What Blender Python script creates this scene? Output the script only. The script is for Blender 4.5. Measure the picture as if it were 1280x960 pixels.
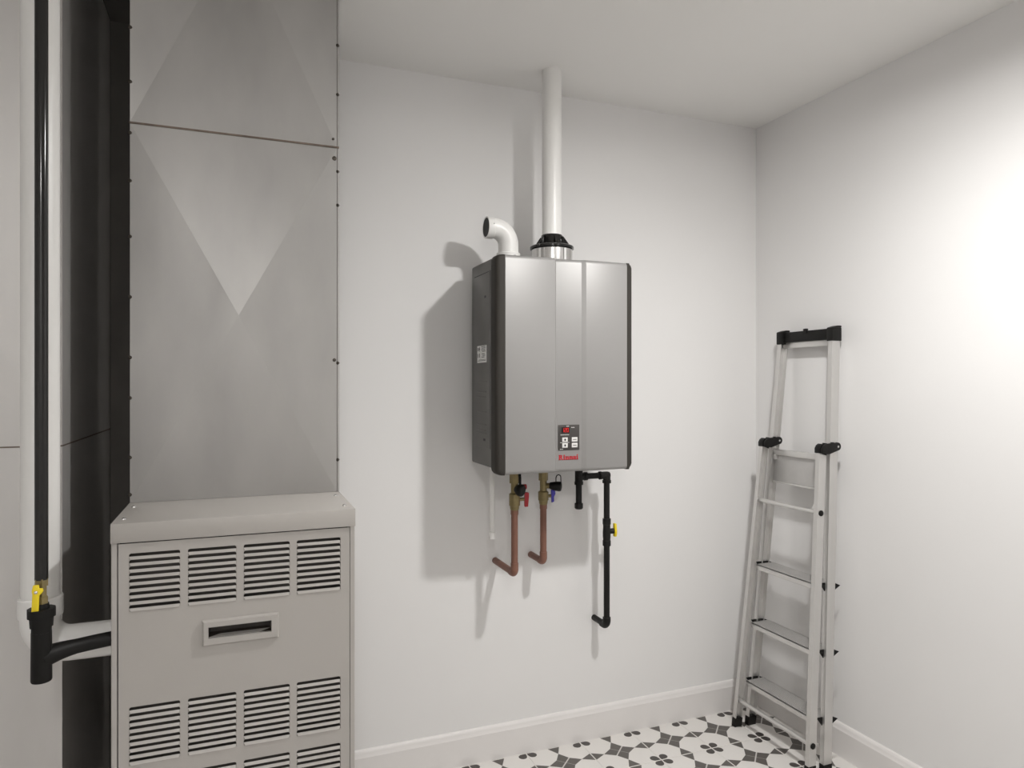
import bpy, bmesh, math, random
from mathutils import Vector, Matrix
random.seed(7)
for o in list(bpy.data.objects): bpy.data.objects.remove(o)
C = bpy.context.scene.collection
PI = math.pi

# ------------------------------------------------------------------ camera, world, lights, exposure
XL, XR, YB, YF, ZC = -1.42, 1.965, 2.282, -1.45, 2.3325      # room: left, right, back, behind camera, ceiling
cam = bpy.data.cameras.new('camera'); camo = bpy.data.objects.new('camera', cam); C.objects.link(camo)
camo.location = (0, 0, 1.295); camo.rotation_euler = (PI / 2, 0, -math.radians(21.5))
cam.sensor_width = 36.0; cam.lens = 36.0 * 875 / 1280; cam.clip_start = 0.01
bpy.context.scene.camera = camo
w = bpy.data.worlds.new('world'); bpy.context.scene.world = w; w.use_nodes = True
w.node_tree.nodes['Background'].inputs[0].default_value = (0.9, 0.95, 1, 1)
w.node_tree.nodes['Background'].inputs[1].default_value = 0.0
vs = bpy.context.scene.view_settings
vs.view_transform = 'Standard'; vs.look = 'None'; vs.gamma = 1; vs.use_curve_mapping = False
vs.exposure = 0.0
# shaded ceiling lamp and added fill lamp, both outside the frame: position of the rim, globe radius, globe drop, glow
LAMP = ((1.17, 1.065, 2.142), 0.046, 0.008, 1015.0)
FILL_LAMP = ((-0.16, -0.90, 2.22), 0.100, 0.024, 212.0)  # added fill lamp behind the viewer, softens the shadows

# ------------------------------------------------------------------ materials
def mat(name, col, rough=0.5, metal=0.0, var=0.0, scale=8.0, bump=0.0, bscale=60.0, stretch=(1, 1, 1), emit=0.0, spec=None, coat=0.0):
    m = bpy.data.materials.new(name); m.use_nodes = True
    nt = m.node_tree; b = nt.nodes['Principled BSDF']
    b.inputs['Base Color'].default_value = (*col, 1); b.inputs['Roughness'].default_value = rough; b.inputs['Metallic'].default_value = metal
    if spec is not None: b.inputs['Specular IOR Level'].default_value = spec
    if coat: b.inputs['Coat Weight'].default_value = coat
    tc = nt.nodes.new('ShaderNodeTexCoord'); mp = nt.nodes.new('ShaderNodeMapping'); mp.inputs['Scale'].default_value = stretch
    nt.links.new(tc.outputs['Object'], mp.inputs[0])
    if var:
        n = nt.nodes.new('ShaderNodeTexNoise'); n.inputs['Scale'].default_value = scale; n.inputs['Detail'].default_value = 5
        nt.links.new(mp.outputs[0], n.inputs['Vector'])
        r = nt.nodes.new('ShaderNodeValToRGB'); nt.links.new(n.outputs[0], r.inputs[0])
        r.color_ramp.elements[0].position = 0.3; r.color_ramp.elements[1].position = 0.7
        r.color_ramp.elements[0].color = (*[c * (1 - var) for c in col], 1); r.color_ramp.elements[1].color = (*[min(1, c * (1 + var)) for c in col], 1)
        nt.links.new(r.outputs[0], b.inputs['Base Color'])
    if bump:
        n = nt.nodes.new('ShaderNodeTexNoise'); n.inputs['Scale'].default_value = bscale; n.inputs['Detail'].default_value = 3
        nt.links.new(mp.outputs[0], n.inputs['Vector'])
        bp = nt.nodes.new('ShaderNodeBump'); bp.inputs['Strength'].default_value = bump; bp.inputs['Distance'].default_value = 0.002
        nt.links.new(n.outputs[0], bp.inputs['Height']); nt.links.new(bp.outputs[0], b.inputs['Normal'])
    if emit:
        b.inputs['Emission Color'].default_value = (*col, 1); b.inputs['Emission Strength'].default_value = emit
    return m

M = {}
M['wall'] = mat('wall_paint', (0.80, 0.790, 0.783), 0.75, var=0.012, scale=2, bump=0.05, bscale=220)
M['ceil'] = mat('ceiling_paint', (0.86, 0.85, 0.83), 0.85, var=0.01, scale=2)
M['trim'] = mat('trim_paint', (0.80, 0.775, 0.76), 0.35)
M['grout'] = mat('floor_grout', (0.74, 0.72, 0.69), 0.8, var=0.05, scale=30)
M['cabinet'] = mat('furnace_enamel', (0.425, 0.402, 0.378), 0.42, var=0.02, scale=4, bump=0.04, bscale=300)
M['interior'] = mat('furnace_interior', (0.07, 0.064, 0.057), 0.7, var=0.2)  # shade behind the louvers put into the colour
M['pull'] = mat('pull_cup_brown', (0.035, 0.028, 0.022), 0.35, var=0.1)
M['galv'] = mat('galvanised_sheet', (0.39, 0.38, 0.368), 0.43, 0.65, var=0.11, scale=4.0, stretch=(1.5, 1, 0.6))
M['galv2'] = mat('galvanised_sheet_dull', (0.60, 0.585, 0.57), 0.45, 0.55, var=0.08, scale=3, stretch=(1.6, 1, 0.45))
M['seam'] = mat('seam_rust', (0.16, 0.125, 0.10), 0.6, 0.4, var=0.3, scale=40)
M['screw'] = mat('screw_steel', (0.07, 0.06, 0.05), 0.5, 0.6, var=0.2)
M['pvc'] = mat('white_pvc', (0.82, 0.81, 0.79), 0.35, var=0.01, scale=6)
M['blackpipe'] = mat('black_iron', (0.0075, 0.007, 0.0065), 0.5, 0.0, spec=0.3, var=0.3, scale=45, bump=0.15, bscale=160)
M['blackgloss'] = mat('black_coated_tube', (0.009, 0.008, 0.0075), 0.14, var=0.1)
M['rubber'] = mat('black_rubber', (0.008, 0.0075, 0.007), 0.5, spec=0.22, var=0.1)
M['blackplastic'] = mat('black_plastic', (0.009, 0.0085, 0.008), 0.5, spec=0.25, var=0.1)
M['gloss'] = mat('glossy_black_plastic', (0.008, 0.0075, 0.007), 0.16, var=0.1)
M['brass'] = mat('brass', (0.25, 0.20, 0.095), 0.42, 0.6, var=0.15, scale=40)
M['copper'] = mat('copper', (0.235, 0.115, 0.082), 0.45, 0.35, var=0.15, scale=30, stretch=(1, 1, 0.3))
M['yellow'] = mat('yellow_vinyl', (0.86, 0.66, 0.015), 0.4, var=0.03)
M['red'] = mat('red_vinyl', (0.35, 0.012, 0.02), 0.4, var=0.05)
M['blue'] = mat('blue_vinyl', (0.05, 0.04, 0.36), 0.4, var=0.05)
M['silver'] = mat('silver_paint', (0.31, 0.303, 0.297), 0.44, 0.25, var=0.01, scale=5)
M['band'] = mat('dark_grey_band', (0.044, 0.040, 0.035), 0.6, spec=0.2, var=0.03)
M['side'] = mat('side_steel', (0.135, 0.131, 0.124), 0.4, 0.5, var=0.10, scale=6, stretch=(1, 1, 2.5))
M['plate'] = mat('control_plate', (0.05, 0.045, 0.042), 0.4, var=0.05)
M['display'] = mat('display_window', (0.012, 0.006, 0.006), 0.15, var=0.05)
M['led'] = mat('led_red', (0.9, 0.02, 0.02), 0.4, emit=0.35)
M['button'] = mat('button_white', (0.74, 0.73, 0.71), 0.45, var=0.02)
M['ink'] = mat('black_print', (0.02, 0.02, 0.02), 0.6, var=0.1)  # print colour, also the painted shade of the side crease
M['whiteink'] = mat('white_print', (0.65, 0.65, 0.63), 0.6, var=0.05)
M['logo'] = mat('logo_red', (0.55, 0.015, 0.03), 0.4, var=0.03)
M['sticker'] = mat('sticker_white', (0.80, 0.80, 0.78), 0.5, var=0.02)
M['steel'] = mat('bright_steel', (0.66, 0.65, 0.64), 0.22, 0.95, var=0.04, scale=10)
M['alu'] = mat('aluminium', (0.68, 0.67, 0.655), 0.33, 0.8, var=0.02, scale=10, stretch=(1, 1, 0.2))
M['aludark'] = mat('aluminium_ribbed_tread', (0.55, 0.54, 0.53), 0.45, 0.6, var=0.05, scale=20)
M['lampbody'] = mat('lamp_white_metal', (0.75, 0.74, 0.72), 0.4, var=0.02)
M['board'] = mat('black_insulation_board', (0.13, 0.12, 0.11), 0.9, var=0.1)  # shade of the duct gap put into the colour
M['dark'] = mat('pipe_inside', (0.012, 0.012, 0.012), 0.7, var=0.1)  # shade in the pipe mouth put into the colour

def tile_material():
    m = bpy.data.materials.new('patterned_cement_tile'); m.use_nodes = True
    nt = m.node_tree; N = nt.nodes; L = nt.links; b = N['Principled BSDF']
    def mth(op, a, c=None, d=None):
        n = N.new('ShaderNodeMath'); n.operation = op
        for i, v in enumerate((a, c, d)):
            if v is None: continue
            if isinstance(v, (int, float)): n.inputs[i].default_value = v
            else: L.new(v, n.inputs[i])
        return n.outputs[0]
    tc = N.new('ShaderNodeTexCoord'); sx = N.new('ShaderNodeSeparateXYZ'); L.new(tc.outputs['Object'], sx.inputs[0])
    lx = mth('DIVIDE', sx.outputs[0], TX / 2); ly = mth('DIVIDE', sx.outputs[1], TY / 2)
    qx = mth('SUBTRACT', 1.0, mth('ABSOLUTE', lx)); qy = mth('SUBTRACT', 1.0, mth('ABSOLUTE', ly))
    px = mth('SUBTRACT', 1.0, qx); py = mth('SUBTRACT', 1.0, qy)
    d1 = mth('LESS_THAN', mth('ADD', mth('DIVIDE', px, 0.225), mth('DIVIDE', qy, 0.42)), 1.0)
    d2 = mth('LESS_THAN', mth('ADD', mth('DIVIDE', py, 0.225), mth('DIVIDE', qx, 0.42)), 1.0)
    sq = mth('LESS_THAN', mth('ADD', mth('MAXIMUM', px, py), mth('MULTIPLY', mth('MINIMUM', px, py), 1.55)), 0.585)
    # pale hand-drawn lines across the dark square
    df = mth('ABSOLUTE', mth('SUBTRACT', lx, ly)); ds = mth('ABSOLUTE', mth('ADD', lx, ly))
    ln = mth('MAXIMUM', mth('LESS_THAN', df, 0.030), mth('MULTIPLY', mth('LESS_THAN', ds, 0.016), 0.45))
    inner = mth('MULTIPLY', mth('GREATER_THAN', qx, 0.022), mth('GREATER_THAN', qy, 0.022))
    dark = mth('MAXIMUM', mth('MULTIPLY', inner, mth('MAXIMUM', d1, d2)), mth('MULTIPLY', sq, mth('SUBTRACT', 1.0, mth('MULTIPLY', ln, 0.75))))
    # one petal of the clover at the tile corner: round lobe plus a tip towards the corner
    ux = mth('SUBTRACT', qx, 0.175); uy = mth('SUBTRACT', qy, 0.165)
    r = mth('SQRT', mth('ADD', mth('MULTIPLY', ux, ux), mth('MULTIPLY', uy, uy)))
    lobe = mth('LESS_THAN', r, 0.14)
    tip = mth('MULTIPLY', mth('LESS_THAN', mth('ADD', qx, qy), 0.30), mth('LESS_THAN', mth('ABSOLUTE', mth('SUBTRACT', qx, qy)), 0.13))
    pet = mth('MAXIMUM', lobe, tip)
    wv = N.new('ShaderNodeTexWave'); wv.inputs['Scale'].default_value = 95; wv.inputs['Distortion'].default_value = 1.2; wv.bands_direction = 'DIAGONAL'
    L.new(tc.outputs['Object'], wv.inputs['Vector'])
    nz = N.new('ShaderNodeTexNoise'); nz.inputs['Scale'].default_value = 60; L.new(tc.outputs['Object'], nz.inputs['Vector'])
    hatch = mth('ADD', mth('MULTIPLY', wv.outputs[0], 0.5), mth('MULTIPLY', nz.outputs[0], 0.5))
    cr = N.new('ShaderNodeValToRGB'); L.new(hatch, cr.inputs[0])
    cr.color_ramp.elements[0].color = (0.07, 0.063, 0.057, 1); cr.color_ramp.elements[1].color = (0.155, 0.143, 0.13, 1)
    def mix(f, a, c):
        n = N.new('ShaderNodeMix'); n.data_type = 'RGBA'; L.new(f, n.inputs[0])
        for k, v in ((6, a), (7, c)):
            if isinstance(v, tuple): n.inputs[k].default_value = v
            else: L.new(v, n.inputs[k])
        return n.outputs[2]
    c1 = mix(dark, (0.80, 0.775, 0.745, 1), cr.outputs[0])
    c2 = mix(mth('MULTIPLY', pet, mth('MULTIPLY', mth('GREATER_THAN', qx, 0.022), mth('GREATER_THAN', qy, 0.022))), c1, (0.068, 0.06, 0.055, 1))
    L.new(c2, b.inputs['Base Color']); b.inputs['Roughness'].default_value = 0.42
    return m
TX, TY, GAP = 0.2095, 0.2095, 0.0026
M['tile'] = tile_material()

# ------------------------------------------------------------------ mesh helpers
def frame_of(d):
    d = Vector(d).normalized(); a = Vector((0, 0, 1)) if abs(d.z) < 0.9 else Vector((1, 0, 0))
    u = d.cross(a).normalized(); return d, u, d.cross(u).normalized()
class MB:
    def __init__(s): s.bm = bmesh.new()
    def face(s, pts):
        return s.bm.faces.new([s.bm.verts.new(p) for p in pts])
    def box(s, x0, x1, y0, y1, z0, z1):
        v = [s.bm.verts.new(p) for p in ((x0, y0, z0), (x1, y0, z0), (x1, y1, z0), (x0, y1, z0), (x0, y0, z1), (x1, y0, z1), (x1, y1, z1), (x0, y1, z1))]
        for f in ((3, 2, 1, 0), (4, 5, 6, 7), (0, 1, 5, 4), (1, 2, 6, 5), (2, 3, 7, 6), (3, 0, 4, 7)): s.bm.faces.new([v[i] for i in f])
        return s
    def rings(s, rs, cap0=True, cap1=True, closed=True):
        vr = [[s.bm.verts.new(p) for p in r] for r in rs]; n = len(vr[0])
        for a, b in zip(vr, vr[1:]):
            for i in range(n if closed else n - 1):
                j = (i + 1) % n; s.bm.faces.new((a[i], a[j], b[j], b[i]))
        if cap0: s.bm.faces.new(vr[0][::-1])
        if cap1: s.bm.faces.new(vr[-1])
        return s
    def lathe(s, o, d, prof, seg=24, cap0=True, cap1=True, rot=0.0):
        d, u, v = frame_of(d); o = Vector(o)
        return s.rings([[o + d * t + (u * math.cos(a) + v * math.sin(a)) * r for a in [rot + 2 * PI * k / seg for k in range(seg)]] for t, r in prof], cap0, cap1)
    def cyl(s, p0, p1, r, seg=20, r1=None):
        p0, p1 = Vector(p0), Vector(p1)
        return s.lathe(p0, p1 - p0, [(0, r), ((p1 - p0).length, r if r1 is None else r1)], seg)
    def tube(s, path, r, seg=16, cap=True):
        P = [Vector(p) for p in path]; rs = []; u = None
        for i, p in enumerate(P):
            t = ((P[i + 1] - p) if i == 0 else (p - P[i - 1]) if i == len(P) - 1 else (P[i + 1] - P[i - 1])).normalized()
            if u is None: _, u, v = frame_of(t)
            else:
                u = (u - t * u.dot(t)).normalized(); v = t.cross(u)
            rr = r[i] if isinstance(r, (list, tuple)) else r
            rs.append([p + (u * math.cos(2 * PI * k / seg) + v * math.sin(2 * PI * k / seg)) * rr for k in range(seg)])
        return s.rings(rs, cap, cap)
    def loft(s, poly0, z0, poly1, z1):      # polygons in (x, y)
        return s.rings([[(x, y, z0) for x, y in poly0], [(x, y, z1) for x, y in poly1]])
    def prism(s, pts, d):                   # polygon in 3D swept by a vector
        d = Vector(d); return s.rings([[Vector(p) for p in pts], [Vector(p) + d for p in pts]])
    def sphere(s, c, r, sc=(1, 1, 1), seg=16, n=10):
        c = Vector(c); rs = []
        for i in range(1, n):
            a = PI * i / n
            rs.append([c + Vector((sc[0] * r * math.sin(a) * math.cos(2 * PI * k / seg), sc[1] * r * math.sin(a) * math.sin(2 * PI * k / seg), -sc[2] * r * math.cos(a))) for k in range(seg)])
        return s.rings(rs)
    def build(s, name, m, parent=None, bevel=0.0, smooth=True, angle=35, kind=None, label=None, bseg=2, fix=True):
        bm = s.bm
        if fix: bmesh.ops.recalc_face_normals(bm, faces=bm.faces)
        if bevel:
            es = [e for e in bm.edges if len(e.link_faces) == 2 and e.calc_face_angle(0) > math.radians(40)]
            bmesh.ops.bevel(bm, geom=es, offset=bevel, segments=bseg, affect='EDGES', profile=0.5, clamp_overlap=True)
        if smooth:
            for f in bm.faces: f.smooth = True
            for e in bm.edges:
                if len(e.link_faces) != 2 or e.calc_face_angle(0) > math.radians(angle): e.smooth = False
        if parent is not None:
            wl = world_loc(parent); bmesh.ops.translate(bm, verts=bm.verts, vec=-wl)
        me = bpy.data.meshes.new(name); bm.to_mesh(me); bm.free(); me.materials.append(M[m] if isinstance(m, str) else m)
        o = bpy.data.objects.new(name, me); C.objects.link(o)
        if parent is not None: o.parent = parent
        if kind: o['kind'] = kind
        if label: o['label'] = label
        return o
def world_loc(o):
    v = Vector(o.location)
    while o.parent: o = o.parent; v += Vector(o.location)
    return v
def thing(name, label, cat, loc):
    o = bpy.data.objects.new(name, None); C.objects.link(o); o.empty_display_size = 0.1
    o.location = loc; o['label'] = label; o['category'] = cat
    return o
def arc(c, r, a0, a1, n, f):    # f maps (cos, sin) to a 3D offset
    return [Vector(c) + Vector(f(math.cos(a0 + (a1 - a0) * k / n), math.sin(a0 + (a1 - a0) * k / n))) * r for k in range(n + 1)]
def dup(o, parent, off=(0, 0, 0)):
    c = o.copy(); C.objects.link(c); c.parent = parent; c.location = Vector(o.location) + Vector(off); return c

# ------------------------------------------------------------------ setting
def struct(name, m, *box, label=None):
    o = MB().box(*box).build(name, m, smooth=False, kind='structure')
    if label: o['label'] = label
    return o
T = 0.12
struct('wall_back', 'wall', XL - T, XR + T, YB, YB + T, -0.1, ZC + 0.1, label='white painted wall behind furnace and water heater')
struct('wall_right', 'wall', XR, XR + T, YF, YB, -0.1, ZC + 0.1, label='white painted wall the step ladder leans on')
struct('wall_left', 'wall', XL - T, XL, YF, YB, -0.1, ZC + 0.1, label='white painted wall at the left end of the room')
struct('wall_front', 'wall', XL - T, XR + T, YF - T, YF, -0.1, ZC + 0.1, label='white painted wall behind the viewer')
struct('ceiling', 'ceil', XL, XR, YF, YB, ZC, ZC + 0.1, label='plain white painted ceiling')
floor = struct('floor', 'grout', XL, XR, YF, YB, -0.1, -0.0016, label='floor of black and white octagon patterned cement tiles')
# tiles, clipped at the walls; tile corners sit at the octagon centres
tile_mesh = {}
X0, Y0 = 1.573, 2.0555
cnt = 0
for i in range(-20, 4):
    for j in range(-20, 4):
        cx, cy = X0 + (i + 0.5) * TX, Y0 + (j + 0.5) * TY
        x0, x1, y0, y1 = cx - TX / 2 + GAP / 2, cx + TX / 2 - GAP / 2, cy - TY / 2 + GAP / 2, cy + TY / 2 - GAP / 2
        x0, x1, y0, y1 = max(x0, XL + 0.004), min(x1, XR - 0.004), max(y0, YF + 0.004), min(y1, YB - 0.004)
        if x1 - x0 < 0.01 or y1 - y0 < 0.01: continue
        key = tuple(round(v, 4) for v in (x0 - cx, x1 - cx, y0 - cy, y1 - cy))
        if key not in tile_mesh:
            mb = MB().box(x0 - cx, x1 - cx, y0 - cy, y1 - cy, -0.008, 0.0)
            o = mb.build('tile', 'tile', bevel=0.0006, smooth=False, bseg=1); tile_mesh[key] = o.data
        else:
            o = bpy.data.objects.new('tile', tile_mesh[key]); C.objects.link(o)
        o.location = (cx, cy, 0); o.parent = floor; cnt += 1
# baseboards with a beaded top
BP = [(0, 0.0), (0.014, 0.0), (0.014, 0.092), (0.011, 0.098), (0.010, 0.104), (0.0085, 0.109), (0.005, 0.113), (0, 0.115)]
def baseboard(name, pts, d, label):
    o = MB().prism(pts, d).build(name, 'trim', angle=25, kind='structure'); o['label'] = label
baseboard('baseboard_back', [(XL, YB - a, z) for a, z in BP], (XR - XL - 0.014, 0, 0), 'white beaded baseboard under the water heater wall')
baseboard('baseboard_right', [(XR - a, YF, z) for a, z in BP], (0, YB - YF, 0), 'white beaded baseboard behind the step ladder')
baseboard('baseboard_left', [(XL + a, YF, z) for a, z in BP], (0, YB - YF - 0.014, 0), 'white beaded baseboard on the left wall')

# ceiling lamp and added fill lamp (outside the frame)
def lamp(spec, label):
    loc, gr, gd, strength = spec
    x, y, z = loc
    t = thing('ceiling_lamp', label, 'lamp', (x, y, ZC))
    R_ = gr + 0.030
    MB().lathe((x, y, ZC), (0, 0, -1), [(0, R_), (ZC - z - 0.003, R_), (ZC - z, R_ - 0.003), (ZC - z, gr + 0.003), (ZC - z - 0.01, gr + 0.002)], 40).build('lamp_housing', 'lampbody', t)
    g = mat('lamp_glow', (1.0, 0.988, 0.968), 0.5, emit=strength)
    n = 7
    MB().lathe((x, y, z + 0.003), (0, 0, -1), [((gd + 0.003) * math.sin(q * PI / 2 / n), gr * math.cos(q * PI / 2 / n)) for q in range(n)] + [(gd + 0.003, 0.003)], 24).build('globe', g, t)
lamp(LAMP, 'round white drum lamp on the ceiling near the ladder corner')
lamp(FILL_LAMP, 'round white drum lamp on the ceiling behind the viewer')

# ------------------------------------------------------------------ furnace
FX0, FX1, FY0, FY1 = -0.213, 0.227, 1.46, 2.18
fur = thing('furnace', 'beige grey steel furnace cabinet with louvred front under the sheet metal duct', 'furnace', (0.007, 1.82, 0))
mb = MB()
mb.box(FX0, FX0 + 0.0095, FY0, FY1, 0.0, 1.003); mb.box(FX1 - 0.0095, FX1, FY0, FY1, 0.0, 1.003)
mb.box(FX0 + 0.0095, FX1 - 0.0095, FY1 - 0.01, FY1, 0.0, 1.003); mb.box(FX0 + 0.0095, FX1 - 0.0095, FY0 + 0.03, FY1 - 0.01, 0, 0.02)
mb.build('cabinet', 'cabinet', fur, bevel=0.0008, bseg=1)
MB().box(FX0 + 0.010, FX1 - 0.010, FY0 + 0.03, FY0 + 0.04, 0.021, 1.001).build('inner_baffle', 'interior', fur, smooth=False)  # added dark sheet so slots and grooves read as shaded
MB().box(FX0 - 0.001, FX1 + 0.001, FY0 - 0.004, FY1, 1.003, 1.039).build('top_cap', 'cabinet', fur, bevel=0.001)
# front panel with real openings
PX0, PX1, PZ0, PZ1 = FX0 + 0.0115, FX1 - 0.0105, 0.03, 1.0005
cols = [(-0.184, -0.0985), (-0.0853, 0.0003), (0.0135, 0.0993), (0.1125, 0.1985)]
tops = [0.982, 0.698, 0.562, 0.278]
LH, NL = 0.01195, 9
holes = [(a, b, t - NL * LH, t) for a, b in cols for t in tops] + [(-0.0495, 0.0645, 0.8085, 0.8305)]
xs = sorted({PX0, PX1, *[h[0] for h in holes], *[h[1] for h in holes]}); zs = sorted({PZ0, PZ1, *[h[2] for h in holes], *[h[3] for h in holes]})
mb = MB()
vv = {}
def gv(x, y, z):
    k = (round(x, 5), round(y, 5), round(z, 5))
    if k not in vv: vv[k] = mb.bm.verts.new((x, y, z))
    return vv[k]
def inhole(x, z): return any(h[0] < x < h[1] and h[2] < z < h[3] for h in holes)
cell = lambda i, j: 0 <= i < len(xs) - 1 and 0 <= j < len(zs) - 1 and not inhole((xs[i] + xs[i + 1]) / 2, (zs[j] + zs[j + 1]) / 2)
PT = 0.0015
for i in range(len(xs) - 1):
    for j in range(len(zs) - 1):
        if not cell(i, j): continue
        a, b, c, d = xs[i], xs[i + 1], zs[j], zs[j + 1]
        for y in (FY0, FY0 + PT): mb.bm.faces.new([gv(a, y, c), gv(b, y, c), gv(b, y, d), gv(a, y, d)])
        for di, dj, p, q in ((-1, 0, (a, c), (a, d)), (1, 0, (b, c), (b, d)), (0, -1, (a, c), (b, c)), (0, 1, (a, d), (b, d))):
            if not cell(i + di, j + dj):
                mb.bm.faces.new([gv(p[0], FY0, p[1]), gv(q[0], FY0, q[1]), gv(q[0], FY0 + PT, q[1]), gv(p[0], FY0 + PT, p[1])])
panel = mb.build('front_panel', 'cabinet', fur, smooth=False)
lv = None
for a, b in cols:
    for t in tops[:3]:
        for k in range(NL):
            z1 = t - k * LH; z0 = z1 - LH
            if lv is None:
                m2 = MB(); R = 0.0040; zt = z0 + 0.0060; yo = FY0 - 0.0018
                m2.face([(a + 0.003, yo, z0 + 0.0008), (b - 0.003, yo, z0 + 0.0008), (b, FY0 + 0.0012, zt), (a, FY0 + 0.0012, zt)])
                m2.face([(a, FY0 + 0.0006, z0), (b, FY0 + 0.0006, z0), (b - 0.003, yo, z0 + 0.0008), (a + 0.003, yo, z0 + 0.0008)])
                m2.face([(a, FY0 + 0.0006, z0), (a + 0.003, yo, z0 + 0.0008), (a, FY0 + 0.0012, zt)])
                m2.face([(b, FY0 + 0.0006, z0), (b, FY0 + 0.0012, zt), (b - 0.003, yo, z0 + 0.0008)])
                for s_, x_ in ((1, a), (-1, b)):          # rounded upper corners of the slot
                    pts = [(x_, FY0 + 0.0003, z1)] + [(x_ + s_ * (R - R * math.sin(q * PI / 8)), FY0 + 0.0003, z1 - (R - R * math.cos(q * PI / 8))) for q in range(5)]
                    m2.face(pts if s_ > 0 else pts[::-1])
                lv = m2.build('louver', 'cabinet', panel, smooth=False, fix=False); base = (a, z1)
            else: dup(lv, panel, (a - base[0], 0, z1 - base[1]))
# pull handle
mb = MB()
hx0, hx1, hz0, hz1 = -0.0605, 0.0785, 0.7945, 0.8435; ix0, ix1, iz0, iz1 = -0.0495, 0.0645, 0.8085, 0.8305; e = 0.003; yf = FY0 - 0.007
def rect(x0, x1, z0, z1, y): return [(x0, y, z0), (x1, y, z0), (x1, y, z1), (x0, y, z1)]
mb.rings([rect(hx0, hx1, hz0, hz1, FY0), rect(hx0 + 0.001, hx1 - 0.001, hz0 + 0.001, hz1 - 0.001, yf + 0.002), rect(hx0 + e, hx1 - e, hz0 + e, hz1 - e, yf),
          rect(ix0, ix1, iz0, iz1, yf), rect(ix0, ix1, iz0, iz1, FY0 + 0.001)], False, False)
pull = mb.build('pull_handle', 'cabinet', fur, smooth=True, angle=20)
mb = MB()
mb.rings([rect(ix0, ix1, iz0, iz1, FY0 + 0.0005), rect(ix0 + 0.002, ix1 - 0.002, iz0 + 0.0045, iz1 + 0.004, FY0 + 0.022)], False, True)
mb.build('pull_cup', 'pull', pull, smooth=False)
MB().prism([(ix0 + 0.0005, FY0 + 0.001, iz0 + 0.0003), (ix0 + 0.0005, FY0 + 0.001, iz0 + 0.0012), (ix0 + 0.02, FY0 + 0.012, iz0 + 0.0026), (ix0 + 0.02, FY0 + 0.012, iz0 + 0.0018)], (ix1 - ix0 - 0.0215, 0, 0)).build('pull_ledge', 'cabinet', pull, smooth=False)
for x, y in ((-0.198, 1.50), (-0.198, 1.64), (0.212, 1.50), (0.212, 1.64)):
    MB().lathe((x, y, 1.039), (0, 0, 1), [(0, 0.0045), (0.002, 0.004), (0.003, 0.002)], 12).build('screw', 'steel', fur)

# ------------------------------------------------------------------ sheet-metal ducts with cross-broken faces
def cross_broken(mb, x0, x1, y, z0, z1, rise, buck, dents=(), n=20, zmax=1e9, seed=0, full=None):
    """front face at y made of four triangles whose common apex stands proud of the sheet"""
    rnd = random.Random(seed); ph = [rnd.uniform(0, 6.28) for _ in range(8)]
    cx, cz = (x0 + x1) / 2, (z0 + z1) / 2
    P = [(x0, z0), (x1, z0), (x1, z1), (x0, z1)]
    def hgt(x, z):
        ex = min(x - x0, x1 - x) / (x1 - x0); ez = min(z - z0, z1 - z) / (z1 - z0)
        k = max(0.0, min(1, 8 * min(ex, ez)))
        h = math.sin(9 * x + 5 * z + ph[0]) + 0.8 * math.sin(17 * x - 6 * z + ph[1]) + 0.6 * math.sin(7 * z + 11 * x + ph[2]) + 0.5 * math.sin(23 * x + 13 * z + ph[3]) + 0.4 * math.sin(-14 * z + 29 * x + ph[4])
        h *= buck * k
        for dx, dz, r, a in dents: h += a * math.exp(-((x - dx) ** 2 + (z - dz) ** 2) / r ** 2)
        return h
    for q in range(4):
        A, B = P[q], P[(q + 1) % 4]
        rows = []
        for i in range(n + 1):
            row = []
            for j in range(n - i + 1):
                c = i / n; b = j / n; a = 1 - b - c
                x = a * A[0] + b * B[0] + c * cx; z = a * A[1] + b * B[1] + c * cz
                row.append((x, y - rise * c - hgt(x, z), z))
            rows.append([mb.bm.verts.new(p) for p in row])
        for i in range(n):
            for j in range(n - i):
                mb.bm.faces.new((rows[i][j], rows[i][j + 1], rows[i + 1][j]))
                if j < n - i - 1: mb.bm.faces.new((rows[i][j + 1], rows[i + 1][j + 1], rows[i + 1][j]))
    if zmax < z1:
        g = list(mb.bm.verts) + list(mb.bm.edges) + list(mb.bm.faces)
        bmesh.ops.bisect_plane(mb.bm, geom=g, plane_co=(0, 0, zmax), plane_no=(0, 0, 1), clear_outer=True)
def duct_section(name, parent, m, x0, x1, y0, y1, z0, z1, rise, buck, dents=(), zmax=1e9, seed=0):
    mb = MB(); cross_broken(mb, x0, x1, y0, z0, z1, rise, buck, dents, zmax=zmax, seed=seed)
    zt = min(z1, zmax)
    mb.face([(x0, y0, z0), (x0, y0, zt), (x0, y1, zt), (x0, y1, z0)]); mb.face([(x1, y0, z0), (x1, y1, z0), (x1, y1, zt), (x1, y0, zt)])
    mb.face([(x0, y1, z0), (x0, y1, zt), (x1, y1, zt), (x1, y1, z0)])
    return mb.build(name, m, parent, fix=False)
DX0, DX1, DY0, DY1, DZ0, DZS = -0.2125, 0.2225, 1.70, 2.12, 1.039, 1.857
duct = thing('supply_duct', 'galvanised sheet metal duct with cross creases rising from the furnace top', 'duct', (0.007, 1.9, DZ0))
duct_section('duct_section', duct, 'galv', DX0, DX1, DY0, DY1, 1.0395, DZS - 0.0015, 0.026, 0.0007, dents=[(-0.05, 1.515, 0.018, -0.0016), (-0.035, 1.50, 0.014, 0.0016)], seed=3)
duct_section('duct_section', duct, 'galv', DX0, DX1, DY0, DY1, DZS + 0.0015, DZS + 0.96, -0.024, 0.0007, zmax=ZC - 0.001, seed=5)
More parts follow.
